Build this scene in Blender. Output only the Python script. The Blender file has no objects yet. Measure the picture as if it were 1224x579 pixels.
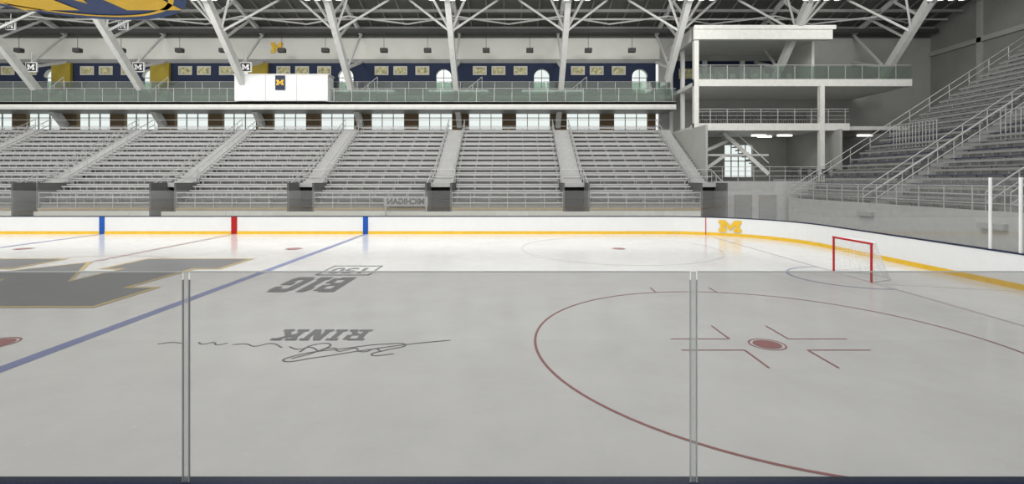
import bpy, math, random
from mathutils import Vector, Matrix
random.seed(4)
S=bpy.context.scene
S.view_settings.view_transform='Standard'

# ---------------------------------------------------------------- materials
def mat(name,col,rough=0.6,metal=0.0,var=0.06,scale=3.0,spec=0.3,emis=None,es=0.0):
    m=bpy.data.materials.new(name); m.use_nodes=True
    nt=m.node_tree; b=nt.nodes['Principled BSDF']
    b.inputs['Roughness'].default_value=rough; b.inputs['Metallic'].default_value=metal
    b.inputs['Specular IOR Level'].default_value=spec
    tc=nt.nodes.new('ShaderNodeTexCoord'); n=nt.nodes.new('ShaderNodeTexNoise')
    n.inputs['Scale'].default_value=scale; n.inputs['Detail'].default_value=4
    r=nt.nodes.new('ShaderNodeValToRGB')
    c0=[max(0,c*(1-var)) for c in col]; c1=[min(1,c*(1+var)) for c in col]
    r.color_ramp.elements[0].position=0.3; r.color_ramp.elements[1].position=0.7
    r.color_ramp.elements[0].color=(*c0,1); r.color_ramp.elements[1].color=(*c1,1)
    nt.links.new(tc.outputs['Object'],n.inputs['Vector'])
    nt.links.new(n.outputs['Fac'],r.inputs['Fac']); nt.links.new(r.outputs['Color'],b.inputs['Base Color'])
    if emis:
        b.inputs['Emission Color'].default_value=(*emis,1); b.inputs['Emission Strength'].default_value=es
    return m
def glass(name,tint,gl=0.05,haze=0.0):
    m=bpy.data.materials.new(name); m.use_nodes=True; nt=m.node_tree
    for n in list(nt.nodes): nt.nodes.remove(n)
    o=nt.nodes.new('ShaderNodeOutputMaterial'); t=nt.nodes.new('ShaderNodeBsdfTransparent')
    t.inputs['Color'].default_value=(*tint,1)
    g=nt.nodes.new('ShaderNodeBsdfGlossy'); g.inputs['Roughness'].default_value=0.02
    g.inputs['Color'].default_value=(0.9,0.92,0.91,1)
    mx=nt.nodes.new('ShaderNodeMixShader'); mx.inputs[0].default_value=gl
    nt.links.new(t.outputs[0],mx.inputs[1]); nt.links.new(g.outputs[0],mx.inputs[2])
    last=mx
    if haze>0:
        d=nt.nodes.new('ShaderNodeBsdfDiffuse'); d.inputs['Color'].default_value=(0.6,0.6,0.59,1)
        m2=nt.nodes.new('ShaderNodeMixShader'); m2.inputs[0].default_value=haze
        nt.links.new(mx.outputs[0],m2.inputs[1]); nt.links.new(d.outputs[0],m2.inputs[2]); last=m2
    nt.links.new(last.outputs[0],o.inputs['Surface'])
    return m
def ice_mat():
    m=bpy.data.materials.new('ice_surface'); m.use_nodes=True; nt=m.node_tree; b=nt.nodes['Principled BSDF']
    tc=nt.nodes.new('ShaderNodeTexCoord'); n=nt.nodes.new('ShaderNodeTexNoise'); n.inputs['Scale'].default_value=0.7; n.inputs['Detail'].default_value=7
    n.inputs['Roughness'].default_value=0.65
    r=nt.nodes.new('ShaderNodeValToRGB'); r.color_ramp.elements[0].position=0.3; r.color_ramp.elements[1].position=0.75
    r.color_ramp.elements[0].color=(0.745,0.742,0.73,1); r.color_ramp.elements[1].color=(0.84,0.838,0.825,1)
    nt.links.new(tc.outputs['Object'],n.inputs['Vector']); nt.links.new(n.outputs['Fac'],r.inputs['Fac'])
    vs=nt.nodes.new('ShaderNodeTexNoise'); vs.inputs['Scale'].default_value=9; vs.inputs['Detail'].default_value=10; vs.inputs['Roughness'].default_value=0.8
    mr0=nt.nodes.new('ShaderNodeMapRange'); mr0.inputs[1].default_value=0.56; mr0.inputs[2].default_value=0.70; mr0.inputs[3].default_value=0; mr0.inputs[4].default_value=0.75
    mx=nt.nodes.new('ShaderNodeMixRGB'); mx.inputs[2].default_value=(0.94,0.94,0.93,1)
    nt.links.new(tc.outputs['Object'],vs.inputs['Vector']); nt.links.new(vs.outputs['Fac'],mr0.inputs[0]); nt.links.new(mr0.outputs[0],mx.inputs[0])
    nt.links.new(r.outputs['Color'],mx.inputs[1]); nt.links.new(mx.outputs[0],b.inputs['Base Color'])
    n2=nt.nodes.new('ShaderNodeTexNoise'); n2.inputs['Scale'].default_value=3; n2.inputs['Detail'].default_value=6
    mr=nt.nodes.new('ShaderNodeMapRange'); mr.inputs[3].default_value=0.06; mr.inputs[4].default_value=0.24
    nt.links.new(tc.outputs['Object'],n2.inputs['Vector']); nt.links.new(n2.outputs['Fac'],mr.inputs[0]); nt.links.new(mr.outputs[0],b.inputs['Roughness'])
    b.inputs['IOR'].default_value=1.33
    return m
M={}
M['ice']=ice_mat()
M['white']=mat('board_white',(0.80,0.81,0.81),0.4,var=0.015)
M['yellow']=mat('maize_paint',(0.80,0.50,0.04),0.5)
M['navy']=mat('navy_paint',(0.012,0.022,0.06),0.4)
M['rimblue']=mat('scoreboard_blue',(0.02,0.05,0.16),0.4)
M['blue']=mat('blue_stripe',(0.01,0.09,0.42),0.4)
M['red']=mat('red_stripe',(0.45,0.01,0.015),0.4)
M['iblue']=mat('ice_blue_line',(0.25,0.28,0.49),0.3,scale=1.5)
M['ired']=mat('ice_red_line',(0.40,0.17,0.17),0.3)
M['iredl']=mat('ice_red_line_faint',(0.50,0.36,0.35),0.3)
M['ifaint']=mat('ice_red_line_deep',(0.70,0.66,0.64),0.3)
M['icrease']=mat('ice_crease_line',(0.25,0.30,0.55),0.3)
M['igray']=mat('ice_logo_gray',(0.20,0.205,0.215),0.3,scale=1.0)
M['iyel']=mat('ice_logo_maize',(0.60,0.46,0.22),0.3)
M['iink']=mat('ice_ink',(0.19,0.19,0.195),0.3)
M['iinkl']=mat('ice_ink_light',(0.23,0.23,0.235),0.3)
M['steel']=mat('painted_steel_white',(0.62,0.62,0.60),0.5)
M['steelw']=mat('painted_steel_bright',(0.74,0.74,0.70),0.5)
M['steeld']=mat('painted_steel_dark',(0.26,0.26,0.25),0.5)  # darker steel for purlins, slab underside and wall band
M['roof']=mat('roof_deck',(0.14,0.145,0.13),0.8)
M['duct']=mat('dark_duct',(0.06,0.06,0.058),0.6)
M['conc']=mat('stand_concrete',(0.36,0.36,0.355),0.8)
M['concl']=mat('stair_concrete',(0.46,0.46,0.45),0.8)
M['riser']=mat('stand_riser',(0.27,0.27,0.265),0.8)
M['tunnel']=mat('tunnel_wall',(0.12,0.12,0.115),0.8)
M['alu']=mat('bench_aluminium',(0.50,0.50,0.49),0.5)
M['alud']=mat('bench_dark',(0.38,0.38,0.375),0.5)
M['seatnavy']=mat('bench_navy',(0.06,0.07,0.13),0.5)
M['rail']=mat('handrail_grey',(0.50,0.50,0.49),0.4,metal=0.2)
M['econc']=mat('end_stand_concrete',(0.20,0.20,0.19),0.8)
M['ebench']=mat('end_stand_bench',(0.30,0.30,0.29),0.5)
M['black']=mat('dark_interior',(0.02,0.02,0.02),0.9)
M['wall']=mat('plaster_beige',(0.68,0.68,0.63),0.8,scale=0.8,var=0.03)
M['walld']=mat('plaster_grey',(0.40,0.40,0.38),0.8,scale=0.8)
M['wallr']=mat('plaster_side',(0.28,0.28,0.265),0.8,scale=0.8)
M['brown']=mat('brick_brown',(0.17,0.12,0.07),0.85,scale=5)
M['wnavy']=mat('wall_navy',(0.015,0.025,0.06),0.7)
M['wyel']=mat('wall_maize',(0.33,0.25,0.03),0.7)
M['pic']=mat('picture_print',(0.42,0.40,0.22),0.5,var=0.6,scale=4)
M['frame']=mat('picture_frame',(0.5,0.48,0.42),0.5)
M['fr']=mat('window_frame',(0.28,0.29,0.29),0.5)
M['floor']=mat('floor_concrete',(0.26,0.26,0.255),0.8)
M['tan']=mat('tan_rail',(0.42,0.33,0.22),0.6)
M['lamp']=mat('lamp_glow',(0.9,0.9,0.85),0.5,emis=(1,0.98,0.9),es=2.5)
M['wht']=mat('sign_white',(0.85,0.85,0.85),0.5)
M['net']=mat('goal_net',(0.80,0.80,0.80),0.8)
M['gnear']=glass('rink_glass_near',(0.60,0.597,0.59),0.03,0.055)
M['gfar']=glass('rink_glass',(0.90,0.91,0.90),0.07,0.10)  # diffuse share puts reflection haze into the pane colour
M['gwin']=glass('window_pane',(0.93,1.0,0.98),0.02,0.0)
M['gbal']=glass('balcony_glass',(0.50,0.62,0.54),0.06,0.12)
M['seam']=glass('glass_seam',(0.50,0.51,0.50),0.08,0.28)
M['seamd']=mat('glass_edge',(0.26,0.265,0.265),0.3)
M['seaml']=mat('glass_edge_green',(0.38,0.42,0.405),0.3)
M['gtop']=mat('glass_top_edge',(0.42,0.44,0.43),0.3)  # bright strip, paints a thin highlight along the top of the near glass

# ---------------------------------------------------------------- mesh builder
class MB:
    def __init__(s): s.v=[]; s.f=[]; s.m=[]; s.ms=[]
    def mi(s,k):
        if k not in s.ms: s.ms.append(k)
        return s.ms.index(k)
    def face(s,pts,k):
        n=len(s.v); s.v+= [tuple(p) for p in pts]; s.f.append(list(range(n,n+len(pts)))); s.m.append(s.mi(k))
    def box(s,x0,x1,y0,y1,z0,z1,k):
        n=len(s.v)
        s.v+=[(x0,y0,z0),(x1,y0,z0),(x1,y1,z0),(x0,y1,z0),(x0,y0,z1),(x1,y0,z1),(x1,y1,z1),(x0,y1,z1)]
        for f in ((0,3,2,1),(4,5,6,7),(0,1,5,4),(1,2,6,5),(2,3,7,6),(3,0,4,7)):
            s.f.append([n+i for i in f]); s.m.append(s.mi(k))
    def beam(s,p,q,w,h,k):
        p=Vector(p);q=Vector(q);d=(q-p).normalized()
        up=Vector((0,0,1)) if abs(d.z)<0.95 else Vector((0,1,0))
        a=d.cross(up).normalized(); b=a.cross(d).normalized()
        a*=w/2;b*=h/2;n=len(s.v)
        for c in (p,q):
            s.v+=[tuple(c-a-b),tuple(c+a-b),tuple(c+a+b),tuple(c-a+b)]
        for f in ((0,1,2,3),(7,6,5,4),(0,4,5,1),(1,5,6,2),(2,6,7,3),(3,7,4,0)):
            s.f.append([n+i for i in f]); s.m.append(s.mi(k))
    def cyl(s,p,q,r,k,n=8,r2=None):
        if r2 is None:r2=r
        p=Vector(p);q=Vector(q);d=(q-p).normalized()
        up=Vector((0,0,1)) if abs(d.z)<0.95 else Vector((0,1,0))
        a=d.cross(up).normalized(); b=a.cross(d).normalized(); o=len(s.v)
        for c,rr in ((p,r),(q,r2)):
            for i in range(n):
                t=2*math.pi*i/n; s.v.append(tuple(c+a*math.cos(t)*rr+b*math.sin(t)*rr))
        for i in range(n):
            j=(i+1)%n; s.f.append([o+i,o+j,o+n+j,o+n+i]); s.m.append(s.mi(k))
        s.f.append([o+i for i in range(n)][::-1]); s.m.append(s.mi(k))
        s.f.append([o+n+i for i in range(n)]); s.m.append(s.mi(k))
    def ring(s,cx,cy,r,w,z,k,t0=0,t1=2*math.pi,n=96):
        for i in range(n):
            a=t0+(t1-t0)*i/n;b=t0+(t1-t0)*(i+1)/n
            s.face([(cx+(r-w/2)*math.cos(a),cy+(r-w/2)*math.sin(a),z),(cx+(r+w/2)*math.cos(a),cy+(r+w/2)*math.sin(a),z),
                    (cx+(r+w/2)*math.cos(b),cy+(r+w/2)*math.sin(b),z),(cx+(r-w/2)*math.cos(b),cy+(r-w/2)*math.sin(b),z)],k)
    def disc(s,cx,cy,r,z,k,n=40):
        s.face([(cx+r*math.cos(2*math.pi*i/n),cy+r*math.sin(2*math.pi*i/n),z) for i in range(n)],k)
    def rect(s,x0,x1,y0,y1,z,k): s.face([(x0,y0,z),(x1,y0,z),(x1,y1,z),(x0,y1,z)],k)
    def obj(s,name,parent=None):
        me=bpy.data.meshes.new(name); me.from_pydata(s.v,[],s.f)
        for k in s.ms: me.materials.append(M[k])
        for p,i in zip(me.polygons,s.m): p.material_index=i
        me.update(); o=bpy.data.objects.new(name,me); S.collection.objects.link(o)
        if parent: o.parent=parent
        return o
MR=[(0,5.3),(2.7,10),(7,10),(7,7.2),(5.9,7.2),(5.9,2.8),(7,2.8),(7,0),(2.1,0),(2.1,2.8),(3.0,2.8),(3.0,6.0),(0,1.2)]
MP=MR+[(-x,y) for x,y in MR[-2:0:-1]]
def offset_poly(P,d):
    n=len(P); out=[]; A=sum(P[i][0]*P[(i+1)%n][1]-P[(i+1)%n][0]*P[i][1] for i in range(n)); sg=1 if A>0 else -1
    for i in range(n):
        p0=Vector(P[i-1]);p1=Vector(P[i]);p2=Vector(P[(i+1)%n])
        e1=(p1-p0).normalized();e2=(p2-p1).normalized()
        n1=Vector((e1.y,-e1.x))*sg;n2=Vector((e2.y,-e2.x))*sg
        b=(n1+n2); b=b/max(0.35,(1+n1.dot(n2))); out.append(tuple(p1+b*d))
    return out
def empty(name):
    e=bpy.data.objects.new(name,None); S.collection.objects.link(e); return e

XC=-16.6; XE=15.0; XW=-48.2; YN=3.6; YF=29.5; R=6.0
# ---------------------------------------------------------------- ice + markings
def outline(off=0,n=14):
    P=[]
    x0,x1,y0,y1=XW-off,XE+off,YN-off,YF+off; r=R+off
    for cx,cy,a0 in ((x1-r,y0+r,-90),(x1-r,y1-r,0),(x0+r,y1-r,90),(x0+r,y0+r,180)):
        for i in range(n+1):
            t=math.radians(a0+90*i/n); P.append((cx+r*math.cos(t),cy+r*math.sin(t)))
    return P
rink=empty('ice_rink')
mb=MB(); mb.face([(x,y,0) for x,y in outline(0.0)],'ice'); mb.obj('ice_surface',rink)
mb=MB(); mb.face([(-60,-3,-0.03),(38,-3,-0.03),(38,46,-0.03),(-60,46,-0.03)],'floor'); mb.obj('floor')

def ztop(n): return 0.004+n*0.002
mb=MB()
GL=11.36
for x in (XC-7.9,XC+7.85): mb.rect(x-0.15,x+0.15,YN,YF,ztop(0),'iblue')
y=YN
while y<YF:
    mb.rect(XC-0.15,XC+0.15,y,min(y+0.45,YF),ztop(1),'iredl'); y+=0.62
gx=GL
mb.rect(gx-0.025,gx+0.025,YN+0.7,YF-0.7,ztop(0),'iredl')
for y1,y2 in ((15.4,14.9),(17.6,18.1)):
    mb.beam((gx,y1,0.004),(XE-0.05,y2+(-0.6 if y2<16 else 0.6),0.004),0.05,0.004,'ifaint')
def faceoff(cx,cy):
    mb.ring(cx,cy,4.57,0.05,ztop(1),'ired')
    mb.ring(cx,cy,0.33,0.03,ztop(1),'ired'); mb.disc(cx,cy,0.26,ztop(1),'ired')
    for sx in (-1,1):
        for sy in (-1,1):
            xa=cx+sx*0.6;ya=cy+sy*0.33
            mb.rect(min(xa,xa+sx*1.2),max(xa,xa+sx*1.2),ya-0.02,ya+0.02,ztop(1),'ired')
            mb.rect(xa-0.02,xa+0.02,min(ya,ya+sy*0.9),max(ya,ya+sy*0.9),ztop(2),'ired')
            xh=cx+sx*0.88; yh=cy+sy*4.49
            mb.rect(xh-0.02,xh+0.02,min(yh,yh+sy*0.6),max(yh,yh+sy*0.6),ztop(2),'ired')
faceoff(5.03,9.73)
cx,cy=5.03,23.25
mb.ring(cx,cy,4.57,0.035,ztop(1),'ifaint'); mb.disc(cx,cy,0.3,ztop(1),'ired')
for x in (-10.25,-22.95):
    for yy in (9.8,23.2):
        mb.disc(x,yy,0.3,ztop(1),'ired'); mb.ring(x,yy,0.36,0.04,ztop(1),'ired',n=32)
mb.ring(XC,16.5,4.57,0.05,ztop(1),'iredl')
mb.ring(GL,16.5,1.9,0.05,ztop(3),'icrease',math.pi/2,3*math.pi/2,40)
mb.obj('line_markings',rink)

mb=MB(); W=11.7/14; H=7.5/10
fn=lambda z:(lambda x,y:(XC-x*W,20.15-y*H,z))
mb.face([fn(ztop(4))(x,y) for x,y in offset_poly(MP,0.20)],'iyel')
mb.face([fn(ztop(5))(x,y) for x,y in MP],'igray')
mb.obj('centre_ice_block_m_logo',rink)

def text(body,name,size,loc,rot,k,parent=None,sx=1,sy=1,shear=0,mirror=False,bold=0):
    c=bpy.data.curves.new(name,'FONT'); c.body=body; c.size=size; c.align_x='CENTER'; c.align_y='CENTER'; c.shear=shear; c.offset=bold
    c.materials.append(M[k]); o=bpy.data.objects.new(name,c); o.location=loc; o.rotation_euler=rot
    o.scale=((-sx if mirror else sx),sy,1); S.collection.objects.link(o)
    if parent:o.parent=parent
    return o
e=empty('ice_sponsor_lettering'); e.parent=rink
def letters(polys,ox,oy,sx,sy,k,name,par):
    m_=MB()
    for i,P in enumerate(polys): m_.face([(ox-x*sx,oy-y*sy,ztop(2)+i*0.0004) for x,y in P],k)
    m_.obj(name,par)
def rc(a,b,c,d): return [(a,c),(b,c),(b,d),(a,d)]
Rl=[rc(0,3.2,0,1.1),rc(.7,2.0,1.1,5.9),rc(0,3.8,5.9,7),rc(3.8,5.1,3.6,6.6),rc(2.0,4.2,2.9,3.9),[(2.6,3.0),(4.1,3.0),(5.0,1.1),(3.6,1.1)],rc(3.5,5.6,0,1.1)]
Il=[rc(6.2,9.0,0,1.1),rc(6.95,8.25,1.1,5.9),rc(6.2,9.0,5.9,7)]
Nl=[rc(9.6,11.9,0,1.1),rc(10.2,11.4,1.1,7),[(10.2,7),(11.9,7),(14.6,0),(12.9,0)],rc(13.4,14.6,0,5.9),rc(12.9,15.2,5.9,7)]
Kl=[rc(15.8,18.6,0,1.1),rc(16.5,17.8,1.1,5.9),rc(15.8,18.6,5.9,7),[(17.8,3.0),(17.8,4.4),(20.2,6.2),(21.4,6.2)],[(18.4,3.9),(19.8,4.2),(21.6,1.1),(20.0,1.1)],rc(19.4,22,0,1.1),rc(19.4,22,5.9,7)]
letters(Rl+Il+Nl+Kl,-3.0,10.67,1.9/22,0.70/7,'iinkl','lettering_rink',e)
Bl=[rc(0,3.6,0,1.4),rc(0,1.8,1.4,5.6),rc(0,3.6,5.6,7),rc(1.8,3.6,2.9,4.2),rc(3.6,5.2,.6,3.2),rc(3.6,5.0,3.9,6.5)]
Ol=[rc(5.9,8.9,0,1.4),rc(6.6,8.3,1.4,7),[(5.9,4.8),(5.9,5.8),(6.6,7),(6.6,5)]]
Gl=[rc(10.4,14.6,0,1.4),rc(9.8,11.6,.7,6.3),rc(10.4,14.6,5.6,7),rc(13.2,15,.7,3.9),rc(12.4,15,2.7,3.9),rc(13.4,15,4.7,6.3)]
letters(Bl+Ol+Gl,-5.15,16.4,2.0/15,2.15/7,'iink','lettering_b1g',e)
mb=MB()
for a in ((-6.7,-4.85,16.75,16.87),(-6.7,-4.85,18.5,18.62),(-6.7,-6.63,16.8,18.55),(-4.92,-4.85,16.8,18.55)): mb.rect(a[0],a[1],a[2],a[3],ztop(2),'iinkl')
mb.obj('lettering_frame',e)
text('150',"lettering_number",1.35,(-5.78,17.68,ztop(2)),(0,0,math.pi),'iinkl',e,0.68,1.05,0,False,0.03)
def stroke(P,w,k,par,name):
    c=bpy.data.curves.new(name,'CURVE'); c.dimensions='3D'; s=c.splines.new('BEZIER'); s.bezier_points.add(len(P)-1)
    for bp,p in zip(s.bezier_points,P):
        bp.co=(p[0],p[1],0); bp.handle_left_type=bp.handle_right_type='AUTO'
    c.bevel_depth=w; c.bevel_resolution=1; c.materials.append(M[k]); o=bpy.data.objects.new(name,c); S.collection.objects.link(o); o.parent=par
    o.scale=(1,1,0.15); o.location=(0,0,0.006); return o
stroke([(-1.25,9.98),(-2.0,9.75),(-2.9,9.35),(-3.6,9.0),(-4.1,8.85),(-4.0,9.1),(-3.2,9.5),(-2.5,9.75),(-2.1,9.7),(-2.4,9.4),(-2.6,9.15),(-2.2,9.2)],0.02,'iinkl',e,'signature_1')
P=[]
for i in range(15):
    P.append((-2.5-i*0.13,9.36+0.12*math.sin(i*1.9)*(1-i*0.03)+0.012*i))
stroke(P,0.018,'iinkl',e,'signature_2')
stroke([(-4.0,8.95),(-3.7,9.3),(-3.6,9.75),(-3.9,9.7),(-4.0,9.3)],0.02,'iinkl',e,'signature_3')
stroke([(-4.45,9.55),(-4.8,9.78),(-5.0,9.62),(-5.25,9.75),(-5.5,9.72)],0.017,'iinkl',e,'signature_4')
stroke([(-5.65,9.8),(-5.8,9.7),(-5.95,9.84),(-6.1,9.74),(-6.25,9.85)],0.017,'iinkl',e,'signature_5')
stroke([(-6.5,9.78),(-6.8,9.84),(-7.0,9.75)],0.017,'iinkl',e,'signature_6')

# ---------------------------------------------------------------- boards
mb=MB()
def band(o0,o1,z0,z1,k):
    A=outline(o0);B=outline(o1);n=len(A)
    for i in range(n):
        j=(i+1)%n
        a,b,c,d=A[i],A[j],B[j],B[i]
        mb.face([(a[0],a[1],z0),(b[0],b[1],z0),(b[0],b[1],z1),(a[0],a[1],z1)],k)
        mb.face([(d[0],d[1],z0),(c[0],c[1],z0),(c[0],c[1],z1),(d[0],d[1],z1)],k)
        mb.face([(a[0],a[1],z1),(b[0],b[1],z1),(c[0],c[1],z1),(d[0],d[1],z1)],k)
band(-0.02,0.02,0,0.17,'yellow'); band(0,0.12,0.0,1.03,'white'); band(-0.015,0.14,1.03,1.075,'navy')
for x,k,w in ((XC-7.9,'blue',0.15),(XC,'red',0.17),(XC+7.85,'blue',0.15)):
    mb.box(x-w,x+w,YF-0.03,YF,0,1.03,k)
t=math.asin((GL-9)/6)
mb.cyl((GL+0.02,23.5+6*math.cos(t)-0.03,0),(GL+0.02,23.5+6*math.cos(t)-0.03,1.03),0.025,'red')
t=0.63; c=Vector((9+5.93*math.sin(t),23.5+5.93*math.cos(t),0)); tx=Vector((math.cos(t),-math.sin(t),0))
mb.face([tuple(c+tx*(x*0.62/7)+Vector((0,0,0.24+y*0.067))) for x,y in MP],'yellow')
mb.obj('dasher_boards',rink)

mb=MB()
A=outline(0.07)
H0=1.075
for i in range(len(A)):
    j=(i+1)%len(A); a,b=A[i],A[j]
    if a[1]<9 : continue
    zt=2.6
    if a[0]>14 and b[0]>14: zt=3.3
    mb.face([(a[0],a[1],H0),(b[0],b[1],H0),(b[0],b[1],zt),(a[0],a[1],zt)],'gfar')
mb.obj('rink_glass_panels',rink)
mb=MB()
for yy in (15.55,14.62,8.6): mb.cyl((15.07,yy,1.07),(15.07,yy,3.32),0.045,'wht',10)
mb.obj('glass_support_posts',rink)
mb=MB(); seams=[-5.994,-2.344,1.306,4.956]
edges=[-9.64]+seams+[8.6]
for a,b in zip(edges[:-1],edges[1:]):
    mb.face([(a+.026,YN-.05,1.07),(b-.026,YN-.05,1.07),(b-.026,YN-.05,2.59),(a+.026,YN-.05,2.59)],'gnear')
    mb.box(a+.026,b-.026,YN-.056,YN-.044,2.584,2.592,'gtop')
for i,x in enumerate(seams):
    k='seaml' if x==1.306 else 'seamd'
    mb.box(x-.026,x-.019,YN-.056,YN-.044,1.07,2.53,k)
    mb.box(x+.019,x+.026,YN-.056,YN-.044,1.07,2.53,k)
    mb.face([(x-.019,YN-.05,1.07),(x+.019,YN-.05,1.07),(x+.019,YN-.05,2.59),(x-.019,YN-.05,2.59)],'seam')
mb.obj('spectator_glass_panels',rink)

# ---------------------------------------------------------------- hockey goal
mb=MB(); y0,y1=15.6,17.43; h=1.22
for y in (y0,y1): mb.cyl((GL,y,0),(GL,y,h),0.035,'red',12)
mb.cyl((GL,y0-.035,h),(GL,y1+.035,h),0.035,'red',12)
bp=[]
for i in range(13):
    t=i/12; yy=y0+(y1-y0)*t; xx=GL+1.05*(1-abs(2*t-1)**3.2); bp.append((xx,yy,0.03))
for a,b in zip(bp[:-1],bp[1:]): mb.cyl(a,b,0.022,'wht',8)
tp=[(GL+0.5*(1-abs(2*i/12-1)**3.2),y0+(y1-y0)*i/12,h) for i in range(13)]
for a,b in zip(tp[:-1],tp[1:]): mb.cyl(a,b,0.016,'wht',8)
for i in range(0,13,2):
    mb.cyl(bp[i],tp[i],0.005 if i!=6 else 0.014,'net',5)
for z in range(1,16):
    f=z/16
    pr=[tuple(Vector(bp[i]).lerp(Vector(tp[i]),f)) for i in range(13)]
    for a,b in zip(pr[:-1],pr[1:]): mb.cyl(a,b,0.005,'net',4)
for q in range(32):
    f=q/31; i=min(11,int(f*12)); g=f*12-i
    a=Vector(bp[i]).lerp(Vector(bp[i+1]),g); b=Vector(tp[i]).lerp(Vector(tp[i+1]),g)
    mb.cyl(a,b,0.005,'net',4); mb.cyl(b,(GL,b.y,h),0.005,'net',4)
mb.obj('hockey_goal')

# ---------------------------------------------------------------- far stands
BAY=8.9; B=[-4.75+BAY*k for k in range(-6,3)]
ROWS=14; RUN=0.75; RISE=0.41; Y0=32.0; E0=1.72
YW=44.8
st=MB(); bn=MB(); rl=MB()
def stairs(x0,x1,i0):
    for i in range(i0,ROWS):
        for h_ in (0,1):
            z=E0+RISE*i+(RISE/2)*h_ ; yy=Y0+RUN*i+RUN/2*h_-RUN/2
            st.box(x0,x1,yy,yy+RUN/2+0.02,z-0.25,z+RISE/2*0.99,'concl')
VW=0.75
for bi in range(len(B)-1):
    xl,xr=B[bi]+0.65,B[bi+1]-0.65
    if bi==len(B)-2: xr=12.4
    vl,vr=B[bi]+VW+.12,B[bi+1]-VW-.12
    for i in range(ROWS):
        a,b=(vl,vr) if i<3 else (xl,xr)
        y=Y0+RUN*i; z=E0+RISE*i
        st.box(a,b,y,y+RUN+0.01,z-0.42,z,'conc')
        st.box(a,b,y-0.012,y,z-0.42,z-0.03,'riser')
        bn.box(a+0.1,b-0.1,y+0.30,y+0.56,z+0.38,z+0.425,'alu')
        bn.box(a+0.1,b-0.1,y+0.28,y+0.30,z+0.34,z+0.425,'alu')
        n=6
        for q in range(n+1):
            xx=a+0.25+(b-a-0.5)*q/n
            bn.box(xx-.03,xx+.03,y+0.4,y+0.46,z,z+0.38,'alud')
        bn.box(a+0.1,b-0.1,y+0.64,y+0.67,z+0.60,z+0.70,'alu' if i%2 else 'alud')
        for q in range(n+1):
            xx=a+0.25+(b-a-0.5)*q/n
            bn.box(xx-.02,xx+.02,y+0.65,y+0.68,z+0.0,z+0.62,'alud')
    st.box(vl,vr,Y0-0.15,Y0,0,1.3,'steelw'); st.box(vl,vr,Y0-0.2,Y0+0.02,1.3,1.42,'tan')
    for zz in (1.75,2.1,2.4): rl.cyl((vl,Y0-0.1,zz),(vr,Y0-0.1,zz),0.025,'rail',6)
    q=vl
    while q<=vr+0.01:
        rl.cyl((q,Y0-0.1,1.4),(q,Y0-0.1,2.4),0.025,'rail',6); q+=(vr-vl)/6
for b in B:
    stairs(b-0.65,b+(0.65 if b<12 else 0.3),3)
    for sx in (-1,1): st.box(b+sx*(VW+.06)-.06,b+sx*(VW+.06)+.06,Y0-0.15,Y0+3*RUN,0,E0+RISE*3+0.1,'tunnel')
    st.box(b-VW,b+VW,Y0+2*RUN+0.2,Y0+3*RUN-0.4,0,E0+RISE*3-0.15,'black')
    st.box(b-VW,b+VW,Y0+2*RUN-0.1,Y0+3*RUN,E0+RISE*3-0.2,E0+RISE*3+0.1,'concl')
    for sx in (-VW-.06,VW+.06):
        rl.cyl((b+sx,Y0,2.9),(b+sx,Y0+3*RUN,3.9),0.03,'rail',6)
        for t in range(4): rl.cyl((b+sx,Y0+t*RUN,2.0),(b+sx,Y0+t*RUN,2.9+t*0.333),0.025,'rail',6)
    for zz in (0.5,1.0): rl.cyl((b-VW,Y0+3*RUN-.1,E0+RISE*3+zz),(b+VW,Y0+3*RUN-.1,E0+RISE*3+zz),0.03,'rail',6)
    for sx in (-0.68,0.68):
        if b>12 and sx>0: continue
        p=(b+sx,Y0+3*RUN,E0+RISE*3+1.0); q=(b+sx,Y0+ROWS*RUN,E0+RISE*ROWS+1.0)
        for dz in (0,-0.45): rl.cyl((p[0],p[1],p[2]+dz),(q[0],q[1],q[2]+dz),0.028,'rail',6)
        for i in range(3,ROWS+1): rl.cyl((b+sx,Y0+i*RUN,E0+RISE*i-0.2),(b+sx,Y0+i*RUN,E0+RISE*i+1.0),0.022,'rail',6)
YT=Y0+ROWS*RUN; ET=E0+RISE*ROWS
st.box(B[0],13.35,YT,YW-0.02,ET-0.4,ET-0.1,'conc')
for k in (0.5,1.05): rl.cyl((B[0],YT+0.1,ET-0.1+k),(13.0,YT+0.1,ET-0.1+k),0.022,'rail',6)
so=st.obj('grandstand'); bn.obj('bleacher_benches',so); rl.obj('handrails',so)

mb=MB()
for x0,x1 in ((-30,-24),(-22,-18),(-15,-9.5),(-7.5,-1),(1,7)):
    mb.box(x0,x1,30.5,30.9,0.45,0.5,'tan'); mb.box(x0,x1,30.95,31.0,0.7,1.25,'wall')
    q=x0+0.1
    while q<x1: mb.box(q,q+.06,30.5,30.95,0,0.7,'alud'); q+=1.2
mb.obj('players_bench')
e=empty('michigan_reflection'); mb=MB(); mb.box(-8.2,-5.4,31.6,31.66,1.55,2.15,'alud');  # added panel with mirrored letters, stands in for a reflection in the glass
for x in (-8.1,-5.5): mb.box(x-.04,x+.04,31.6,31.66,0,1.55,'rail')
mb.obj('reflection_panel',e)
text('MICHIGAN','letters',0.52,(-6.8,31.58,1.85),(math.pi/2,0,0),'tunnel',e,0.95,1,0,True,0.02)

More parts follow.
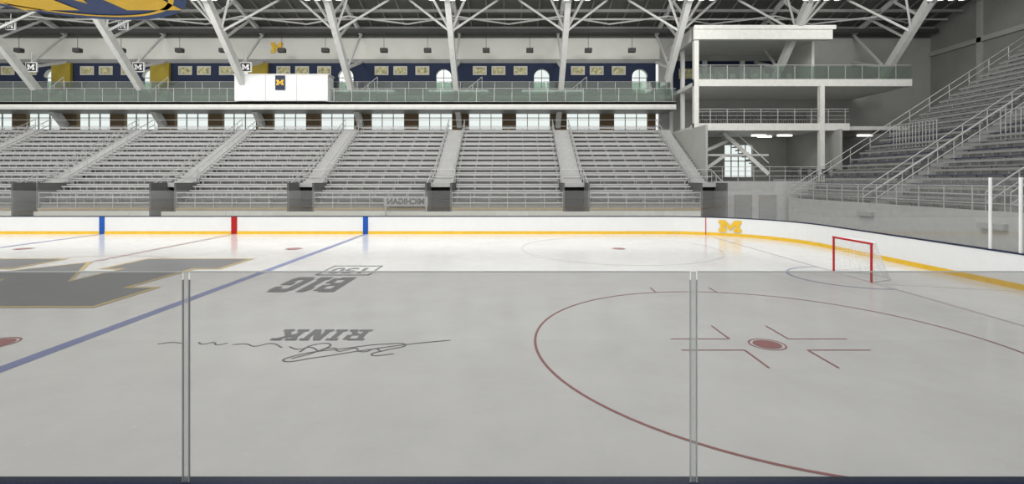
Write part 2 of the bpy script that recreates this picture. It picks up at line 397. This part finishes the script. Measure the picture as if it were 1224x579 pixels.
# ---------------------------------------------------------------- back wall
mb=MB()
XL=-60; XR=38.0
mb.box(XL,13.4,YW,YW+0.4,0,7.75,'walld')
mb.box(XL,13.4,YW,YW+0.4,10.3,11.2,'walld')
def wins(b): return [(b+0.83,b+3.85),(b+5.13,b+8.2)]
gl=MB()
for b in B[:-1]:
    xs=[b]+[v for w in wins(b) for v in w]+[b+BAY]
    for a,c in ((xs[0],xs[1]),(xs[2],xs[3]),(xs[4],xs[5])): mb.box(a,c,YW,YW+0.4,7.75,10.3,'brown')
    for a,c in wins(b):
        gl.face([(a,YW+.15,7.75),(c,YW+.15,7.75),(c,YW+.15,10.3),(a,YW+.15,10.3)],'gwin')
        mb.box(a,c,YW+.1,YW+.2,8.85,8.91,'fr'); mb.box(a,c,YW+.1,YW+.2,7.75,7.83,'fr')
        for q in range(1,3): mb.box(a+(c-a)*q/3-.03,a+(c-a)*q/3+.03,YW+.1,YW+.2,7.75,10.3,'fr')
    ax0,ax1=b+6.75,b+8.15; zsp=12.6; rr=(ax1-ax0)/2; cxx=(ax0+ax1)/2; ze=13.85
    gl.face([(ax0,YW+.15,11.2),(ax1,YW+.15,11.2),(ax1,YW+.15,13.3),(ax0,YW+.15,13.3)],'gwin')
    mb.box(b,ax0,YW,YW+0.4,11.2,ze,'wnavy'); mb.box(ax1,b+BAY,YW,YW+0.4,11.2,ze,'wnavy')
    n=12
    for i in range(n):
        t0=math.pi*i/n;t1=math.pi*(i+1)/n
        p0=(cxx+rr*math.cos(t0),zsp+rr*math.sin(t0));p1=(cxx+rr*math.cos(t1),zsp+rr*math.sin(t1))
        for yy in (YW,YW+.4): mb.face([(p0[0],yy,p0[1]),(p1[0],yy,p1[1]),(p1[0],yy,ze),(p0[0],yy,ze)],'wnavy')
        mb.face([(p0[0],YW,p0[1]),(p1[0],YW,p1[1]),(p1[0],YW+.4,p1[1]),(p0[0],YW+.4,p0[1])],'frame')
    mb.box(cxx-.03,cxx+.03,YW+.1,YW+.2,11.2,13.3,'fr'); mb.box(ax0,ax1,YW+.1,YW+.2,12.5,12.56,'fr')
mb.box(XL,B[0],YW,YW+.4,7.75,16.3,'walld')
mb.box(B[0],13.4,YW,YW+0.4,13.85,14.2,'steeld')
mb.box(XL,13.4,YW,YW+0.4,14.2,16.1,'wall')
mb.box(XL,XR,YW,YW+0.4,16.1,21.5,'roof')
wb=mb.obj('wall_back'); gl.obj('window_panes',wb)
mb=MB()
for a,c in ((13.4,15.5),(17.0,19.3),(21.9,XR)): mb.box(a,c,YW,YW+.4,3.5,6.4,'walld')
mb.box(13.4,XR,YW,YW+.4,0,3.5,'walld'); mb.box(13.4,XR,YW,YW+.4,6.4,9,'walld'); mb.box(13.4,XR,YW,YW+.4,9,16.1,'walld')
gl=MB()
for a,c in [(15.5,17.0),(19.3,21.9)]:
    mb.box(a,c,YW+.1,YW+.2,4.9,4.98,'fr')
    gl.face([(a,YW+.15,3.5),(c,YW+.15,3.5),(c,YW+.15,6.4),(a,YW+.15,6.4)],'gwin')
    n=2 if c-a<2 else 4
    for q in range(1,n): mb.box(a+(c-a)*q/n-.03,a+(c-a)*q/n+.03,YW+.1,YW+.2,3.5,6.4,'fr')
ws=mb.obj('wall_suite_side'); gl.obj('window_panes',ws)
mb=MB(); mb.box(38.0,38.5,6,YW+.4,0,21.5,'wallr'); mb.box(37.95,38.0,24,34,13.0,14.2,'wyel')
for yy in (10,16,22,28,34,40): mb.box(37.8,38.0,yy-.2,yy+.2,0,21,'walld')
mb.box(37.8,38.0,6,YW,14.4,14.8,'walld')
mb.obj('wall_right')

mb=MB()
for b in B[1:5]:
    mb.box(b-1.2,b+0.5,YW-0.3,YW-0.03,11.2,13.8,'wyel')
mb.obj('maize_pilasters')
mb=MB()
for b in B[:-1]:
    for xo in (1.2,2.9,4.9):
        mb.box(b+xo,b+xo+1.25,YW-0.07,YW-0.02,12.75,13.55,'frame'); mb.box(b+xo+.12,b+xo+1.13,YW-0.09,YW-0.07,12.87,13.43,'pic')
mb.obj('framed_pictures')
mb=MB(); c=(-21.3,YW-0.12)
mb.face([(c[0]+x*0.075,c[1],14.75+y*0.095) for x,y in MP],'yellow'); mb.obj('maize_block_m_wall_logo')

# ---------------------------------------------------------------- balcony
mb=MB(); g=MB(); r=MB()
YB=41.5; YE=YW-0.36; XB=13.8
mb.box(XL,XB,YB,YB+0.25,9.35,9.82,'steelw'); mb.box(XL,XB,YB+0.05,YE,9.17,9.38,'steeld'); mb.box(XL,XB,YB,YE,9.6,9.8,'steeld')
mb.box(XL,XB,43.0,YE,9.8,10.6,'walld')
mb.box(XL,XB,YB-0.02,YB,9.17,9.35,'steel')
x=XL
while x<XB:
    if not(-23.6<x<-15.3):
        g.box(x+.03,min(XB,x+1.45),YB+.08,YB+.10,9.86,10.85,'gbal')
        r.box(x-.02,x+.02,YB+.07,YB+.12,9.8,10.95,'rail')
    g.box(x+.03,min(XB,x+1.45),43.05,43.07,10.7,11.75,'gbal'); r.box(x-.02,x+.02,43.03,43.08,10.6,11.8,'rail')
    x+=1.5
r.cyl((XL,YB+.1,10.95),(XB,YB+.1,10.95),0.03,'rail',6); r.cyl((XL,43.06,11.8),(XB,43.06,11.8),0.03,'rail',6)
for b in B[1:]:
    if b+2.2<XB:
        for i in range(5):
            mb.box(b+0.7+i*0.28,b+0.7+(i+1)*0.28,42.0,43.0,9.8,9.8+0.2*(i+1),'steel')
        r.cyl((b+0.6,42.0,10.7),(b+2.2,42.0,12.0),0.03,'rail',6)
        for t in (0,.5,1): r.cyl((b+0.6+1.6*t,42.0,9.8),(b+0.6+1.6*t,42.0,10.7+1.3*t),0.022,'rail',6)
mb.box(-23.2,-15.4,YB-0.25,YB-0.1,9.85,12.0,'white'); mb.box(-23.3,-15.3,YB-0.3,YB+1.1,12.0,12.1,'steelw')
mb.box(-23.2,-23.05,YB-.1,YB+1.1,9.8,12,'white'); mb.box(-15.55,-15.4,YB-.1,YB+1.1,9.8,12,'white')
for xx in (-20.6,-18.0): mb.box(xx-.02,xx+.02,YB-.265,YB-.25,9.85,12,'rail')
bo=mb.obj('balcony'); g.obj('glass_railing',bo); r.obj('rail_posts',bo)
e=MB(); e.box(-19.75,-18.95,YB-.33,YB-.29,10.75,11.95,'navy')
e.face([(-19.35+x*0.045,YB-.335,11.15+y*0.045) for x,y in MP],'yellow'); e.obj('navy_m_banner')

def msign(x,y,z,s):
    m_=MB(); m_.box(x-.5*s,x+.5*s,y-.06,y+.06,z-.42*s,z+.42*s,'wht'); m_.box(x-.43*s,x+.43*s,y-.075,y-.06,z-.35*s,z+.35*s,'black')
    m_.face([(x+a*0.048*s,y-.08,z-.24*s+c*0.048*s) for a,c in MP],'wht')
    m_.cyl((x,y,z+.42*s),(x,y,z+1.3*s),0.03,'steel',6)
    m_.obj('hanging_m_sign')
for b in B[1:5]: msign(b+0.45,41.0,12.6,0.95)
for b in B[1:4]: msign(b+0.75,39.0,15.4,0.75)

# ---------------------------------------------------------------- roof + frames
mb=MB()
def re_(y): return 16.9+(45.2-y)*0.28
mb.face([(XL,45.3,re_(45.3)),(38.5,45.3,re_(45.3)),(38.5,18,re_(18)),(XL,18,re_(18))],'roof')
mb.obj('ceiling')
tr=MB()
FB=B+[22.0,30.9]
for b in FB:
    leg0=(b,44.6,8.1) if b<12 else ((b,42.0,11.0) if b>14 else (b,41.4,11.6))
    tr.beam(leg0,(b,36.5,16.5),0.42,0.6,'steel')
    tr.beam((b,36.5,16.5),(b,20,22.5),0.42,0.6,'steel')
    tr.beam((b,44.7,16.4),(b,36.0,18.9),0.25,0.35,'steel')
    tr.beam((b,44.7,13.9),(b,40.5,12.4),0.18,0.22,'steel')
    for (y1,z1,y2,z2) in ((38.6,14.3,42.5,17.0),(37.3,15.6,40,17.7),(36.6,16.4,37.6,18.4),(40.6,12.2,44.6,16.3)):
        tr.beam((b,y1,z1),(b,y2,z2),0.14,0.16,'steel')
    for sx in (-1,1):
        tr.beam((b,38.2,14.7),(b+sx*3.6,40.2,17.9),0.14,0.16,'steel')
        tr.beam((b,38.2,14.7),(b+sx*2.0,36.5,18.3),0.12,0.14,'steel')
        tr.beam((b,41.2,16.9),(b+sx*BAY/2,43.6,17.0),0.10,0.12,'steel')
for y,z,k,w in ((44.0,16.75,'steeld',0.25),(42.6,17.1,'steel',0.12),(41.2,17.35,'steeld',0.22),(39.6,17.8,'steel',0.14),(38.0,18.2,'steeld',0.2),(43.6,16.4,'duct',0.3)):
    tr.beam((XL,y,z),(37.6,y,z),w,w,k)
x=XL
while x<37:
    tr.beam((x,44.6,16.85),(x,36,19.3),0.1,0.14,'steeld'); x+=BAY/6
tr.obj('roof_trusses')
mb=MB()
for b in B[:-1]:
    for o_ in (2.2,6.0):
        mb.box(b+o_,b+o_+0.6,42.8,43.2,14.35,14.7,'duct'); mb.cyl((b+o_+.3,43.0,14.7),(b+o_+.3,43.0,16.5),0.02,'duct',5)
mb.obj('hanging_speakers')
mb=MB()
for b in FB[1:]:
    for q in range(4):
        x=b-1.0+q*0.75
        mb.cyl((x,35.2,16.35),(x,35.2,16.15),0.08,'steel',8,0.26); mb.cyl((x,35.2,16.14),(x,35.2,16.12),0.24,'lamp',10); mb.cyl((x,35.2,16.35),(x,35.2,17.3),0.02,'steel',5)
mb.obj('high_bay_lamps')

# ---------------------------------------------------------------- scoreboard
mb=MB(); cx,cy,rr=XC,16.55,4.75
z0=10.15
mb.cyl((cx,cy,z0+0.05),(cx,cy,z0+2.2),rr,'rimblue',72)
mb.ring(cx,cy,rr-0.2,0.4,z0,'rimblue',n=72); mb.ring(cx,cy,rr-0.5,0.18,z0-.01,'yellow',n=72)
mb.disc(cx,cy,rr-0.6,z0+0.02,'rimblue',72)
mb.face([(cx-x*0.46,cy+3.5-y*0.62,z0-0.01) for x,y in MP],'yellow')
for a in range(4): 
    t=a*math.pi/2+.7; mb.cyl((cx+3*math.cos(t),cy+3*math.sin(t),z0+2),(cx+3*math.cos(t),cy+3*math.sin(t),22),0.04,'steel',6)
mb.obj('centre_hung_scoreboard')

# ---------------------------------------------------------------- suite tower on the right
mb=MB(); g=MB(); r=MB()
YS=38.0; YQ=YW-0.02
X0,X1=14.0,24.5
mb.box(X0-.1,X1,YS-.3,YS+.2,14.0,15.0,'steelw'); mb.box(X0,X1,YS+.2,YQ,14.5,14.8,'steel'); mb.box(X0-.1,X1+.2,YS-.4,YS-.3,14.75,15.05,'steelw')
mb.box(X0-.1,X0+.2,YS,YQ,14.0,15.0,'steel')
mb.box(X0,30.8,YS,YS+.3,10.46,11.0,'steelw'); mb.box(X0,30.8,YS+.3,YQ,10.5,10.8,'steel')
mb.box(X0,26,YS,YS+.3,7.05,7.6,'steelw'); mb.box(X0,30.8,YS+.3,YQ,7.1,7.4,'steel')
mb.box(X0,X0+.35,YS-.1,YS+.3,0,14.2,'steelw'); mb.box(X0+.15,X0+.45,YW-.5,YW-.1,0,14.5,'steel')
mb.box(23.7,24.05,YS-.05,YS+.3,0,10.5,'steelw')
mb.box(X0+.15,X0+.43,41.2,41.5,0,14.5,'steel')
mb.box(X0+.5,24.3,YW-.1,YW-.03,11,14,'wnavy'); mb.box(17.2,17.6,YW-.3,YW-.1,11,14,'steel'); mb.box(20.6,21.0,YW-.3,YW-.1,11,14,'steel')
for xx in (15.1,18.3,21.6): mb.box(xx,xx+1.3,YW-.14,YW-.11,12.4,13.3,'pic')
mb.box(24.3,24.5,YS+2,YQ,11,14.5,'wall')
for z in (11.0,7.6):
    xe=30.8 if z>10 else 26
    for q in range(int((xe-X0)/1.3)+1):
        r.box(X0+q*1.3-.02,X0+q*1.3+.02,YS+.05,YS+.1,z,z+1.1,'rail')
    r.cyl((X0,YS+.08,z+1.1),(xe,YS+.08,z+1.1),0.03,'rail',6)
g.box(X0,30.8,YS+.06,YS+.08,11.05,12.0,'gbal')
for zz in (7.9,8.2,8.5): r.cyl((X0,YS+.08,zz),(26,YS+.08,zz),0.018,'rail',5)
for i in range(12):
    mb.box(17.0+i*.28,17.3+i*.28,39.5,40.7,6.9-i*.26,7.0-i*.26,'steel')
mb.beam((16.9,39.45,7.0),(20.5,39.45,3.7),0.08,0.3,'steelw'); mb.beam((16.9,39.45,7.9),(20.5,39.45,4.6),0.05,0.06,'steelw')
mb.beam((14.3,40,5.0),(17.5,40,6.4),0.1,0.25,'steelw'); mb.beam((14.3,39.4,3.3),(17,39.4,5.2),0.1,0.25,'steel')
mb.box(14.3,20.5,39.4,41,5.15,5.3,'steel')
to=mb.obj('suite_tower'); g.obj('glass_railing',to); r.obj('rail_posts',to)
mb=MB()
for x,y,z in ((21.0,42,6.95),(23.2,42,6.95),(27,42,6.95),(30,42,6.95),(22,43,6.95)): mb.box(x-.6,x+.6,y-.1,y+.1,z,z+.1,'lamp')
mb.obj('strip_lights',to)
def chairs(name,x0,x1,y,z,step,k='duct',par=None):
    m_=MB(); x=x0
    while x<x1:
        m_.box(x-.22,x+.22,y-.2,y+.2,z+.45,z+.5,k); m_.box(x-.22,x+.22,y+.17,y+.22,z+.55,z+.95,k)
        for a in (-.19,.19):
            for b_ in (-.17,.17): m_.box(x+a-.02,x+a+.02,y+b_-.02,y+b_+.02,z,z+.45,k)
        for a in (-.2,.2): m_.box(x+a-.02,x+a+.02,y+.17,y+.2,z+.45,z+.6,k)
        x+=step
    m_.obj(name,par)
chairs('deck_chairs',14.8,23.4,38.9,7.6,0.55,'duct',to); chairs('deck_chairs',15.0,23,39.4,10.8,0.9,'alud',to); chairs('corner_chairs',21,24.4,36.5,3.1,0.75,'duct',to)
mb=MB()
mb.box(14.3,25.8,38.35,39.6,7.4,7.6,'steel')
mb.box(13.5,25.0,34.6,YQ,2.8,3.1,'conc'); mb.box(14.0,21.2,34.4,34.6,0,3.15,'concl'); mb.box(13.5,13.65,34.4,YQ,0,7.1,'walld')
for x0_ in (15.5,17.2): mb.box(x0_,x0_+1.2,34.33,34.4,0.1,2.2,'riser')
mb.box(24.9,25.1,37.5,YQ,3.1,7.1,'walld')
for zz in (3.5,3.85,4.15): mb.cyl((13.6,34.5,zz),(25,34.5,zz),0.022,'rail',6)
x=13.6
while x<25: mb.cyl((x,34.5,3.1),(x,34.5,4.15),0.022,'rail',6); x+=1.1
mb.obj('corner_platform',to)

# ---------------------------------------------------------------- end stands
st=MB(); bn=MB(); rl=MB()
XS=19.2; n=27; YA,YZ=7.0,34.0; run=0.68; rise=0.44; e0=1.75
ais=[12.5,19.5,26.5]
secs=[(YA,11.9),(13.1,18.9),(20.1,25.9),(27.1,YZ)]
for i in range(n):
    x=XS+i*run; z=e0+i*rise
    st.box(x,x+run+.01,YA,YZ,z-.45 if i else 0,z,'econc')
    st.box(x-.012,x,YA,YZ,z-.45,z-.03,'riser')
    for a,b in secs:
        k='seatnavy' if (i in (2,3,5,6,8,9) ) else 'ebench'
        bn.box(x+.28,x+.54,a+.1,b-.1,z+.38,z+.425,k); bn.box(x+.60,x+.63,a+.1,b-.1,z+.6,z+.72,'ebench')
        for q in range(5):
            yy=a+.3+(b-a-.6)*q/4; bn.box(x+.38,x+.44,yy-.03,yy+.03,z,z+.38,'ebench'); bn.box(x+.61,x+.64,yy-.02,yy+.02,z,z+.62,'ebench')
    for a in ais: st.box(x-run/2,x+.01,a-.55,a+.55,z-.45,z-rise/2,'conc')
st.box(XS-.15,XS,YA,YZ,0,2.0,'concl')
def steprail(y,h=1.0,i0=0):
    p=Vector((XS+i0*run,y,e0+i0*rise)); q=Vector((XS+n*run,y,e0+n*rise)); 
    for d in (h,h*.55): rl.cyl(p+Vector((0,0,d)),q+Vector((0,0,d)),0.03,'rail',6)
    for i in range(i0,n+1,2): rl.cyl((XS+i*run,y,e0+i*rise-.4),(XS+i*run,y,e0+i*rise+h),0.025,'rail',6)
for y in (33.95,27.0,26.0,20.0,19.0,13.0): steprail(y,1.0)
for zz in (2.3,2.65,3.0): rl.cyl((XS-.08,YA,zz),(XS-.08,YZ,zz),0.025,'rail',6)
y=YA
while y<YZ: rl.cyl((XS-.08,y,2.0),(XS-.08,y,3.0),0.025,'rail',6); y+=1.35
for yv in (23.3,30.3):
    for i in range(14): rl.cyl((XS+5.5,yv-1.6+i*.25,e0+3.4),(XS+5.5,yv-1.6+i*.25,e0+5.0),0.02,'rail',5)
    rl.cyl((XS+5.5,yv-1.6,e0+5),(XS+5.5,yv+1.7,e0+5),0.03,'rail',6)
for i in range(n): st.box(XS+i*run,XS+(i+1)*run,YZ,YZ+.12,0,e0+i*rise,'walld')
eo=st.obj('end_grandstand'); bn.obj('end_benches',eo); rl.obj('end_handrails',eo)

# ---------------------------------------------------------------- lights
def area(x,y,z,sx,sy,p,rot=(0,0,0),col=(1,0.988,0.965)):
    l=bpy.data.lights.new('arena_and_fill_light','AREA'); l.shape='RECTANGLE'; l.size=sx; l.size_y=sy; l.energy=p; l.color=col
    o=bpy.data.objects.new('arena_and_fill_light',l); o.location=(x,y,z); o.rotation_euler=rot; S.collection.objects.link(o)
for x in (-36,-22,-8,6,):
    area(x,22,16.5,9,4,1250); area(x,11,16.5,9,4,320)
for x in (-38,-22,-6,10):  # unseen fill lights, added to brighten the stands and upper wall
    area(x,29.5,16.3,10,2,700,(math.radians(62),0,0))
area(26,30,17.2,6,3,450,(math.radians(60),0,0))  # another added fill, lifts the wall behind the suite tower
area(20,20,17,6,6,350,(math.radians(20),math.radians(-25),0))
w=bpy.data.worlds.new('sky'); S.world=w; w.use_nodes=True
bg=w.node_tree.nodes['Background']; bg.inputs[0].default_value=(0.895,0.90,0.89,1); bg.inputs[1].default_value=1.03

cam=bpy.data.cameras.new('camera'); co=bpy.data.objects.new('camera',cam); S.collection.objects.link(co)
co.location=(0,0,3.25); co.rotation_euler=(math.pi/2,0,0)
cam.sensor_width=36; cam.lens=590/1224*36; cam.shift_y=-74.5/1224; cam.clip_end=300
S.camera=co
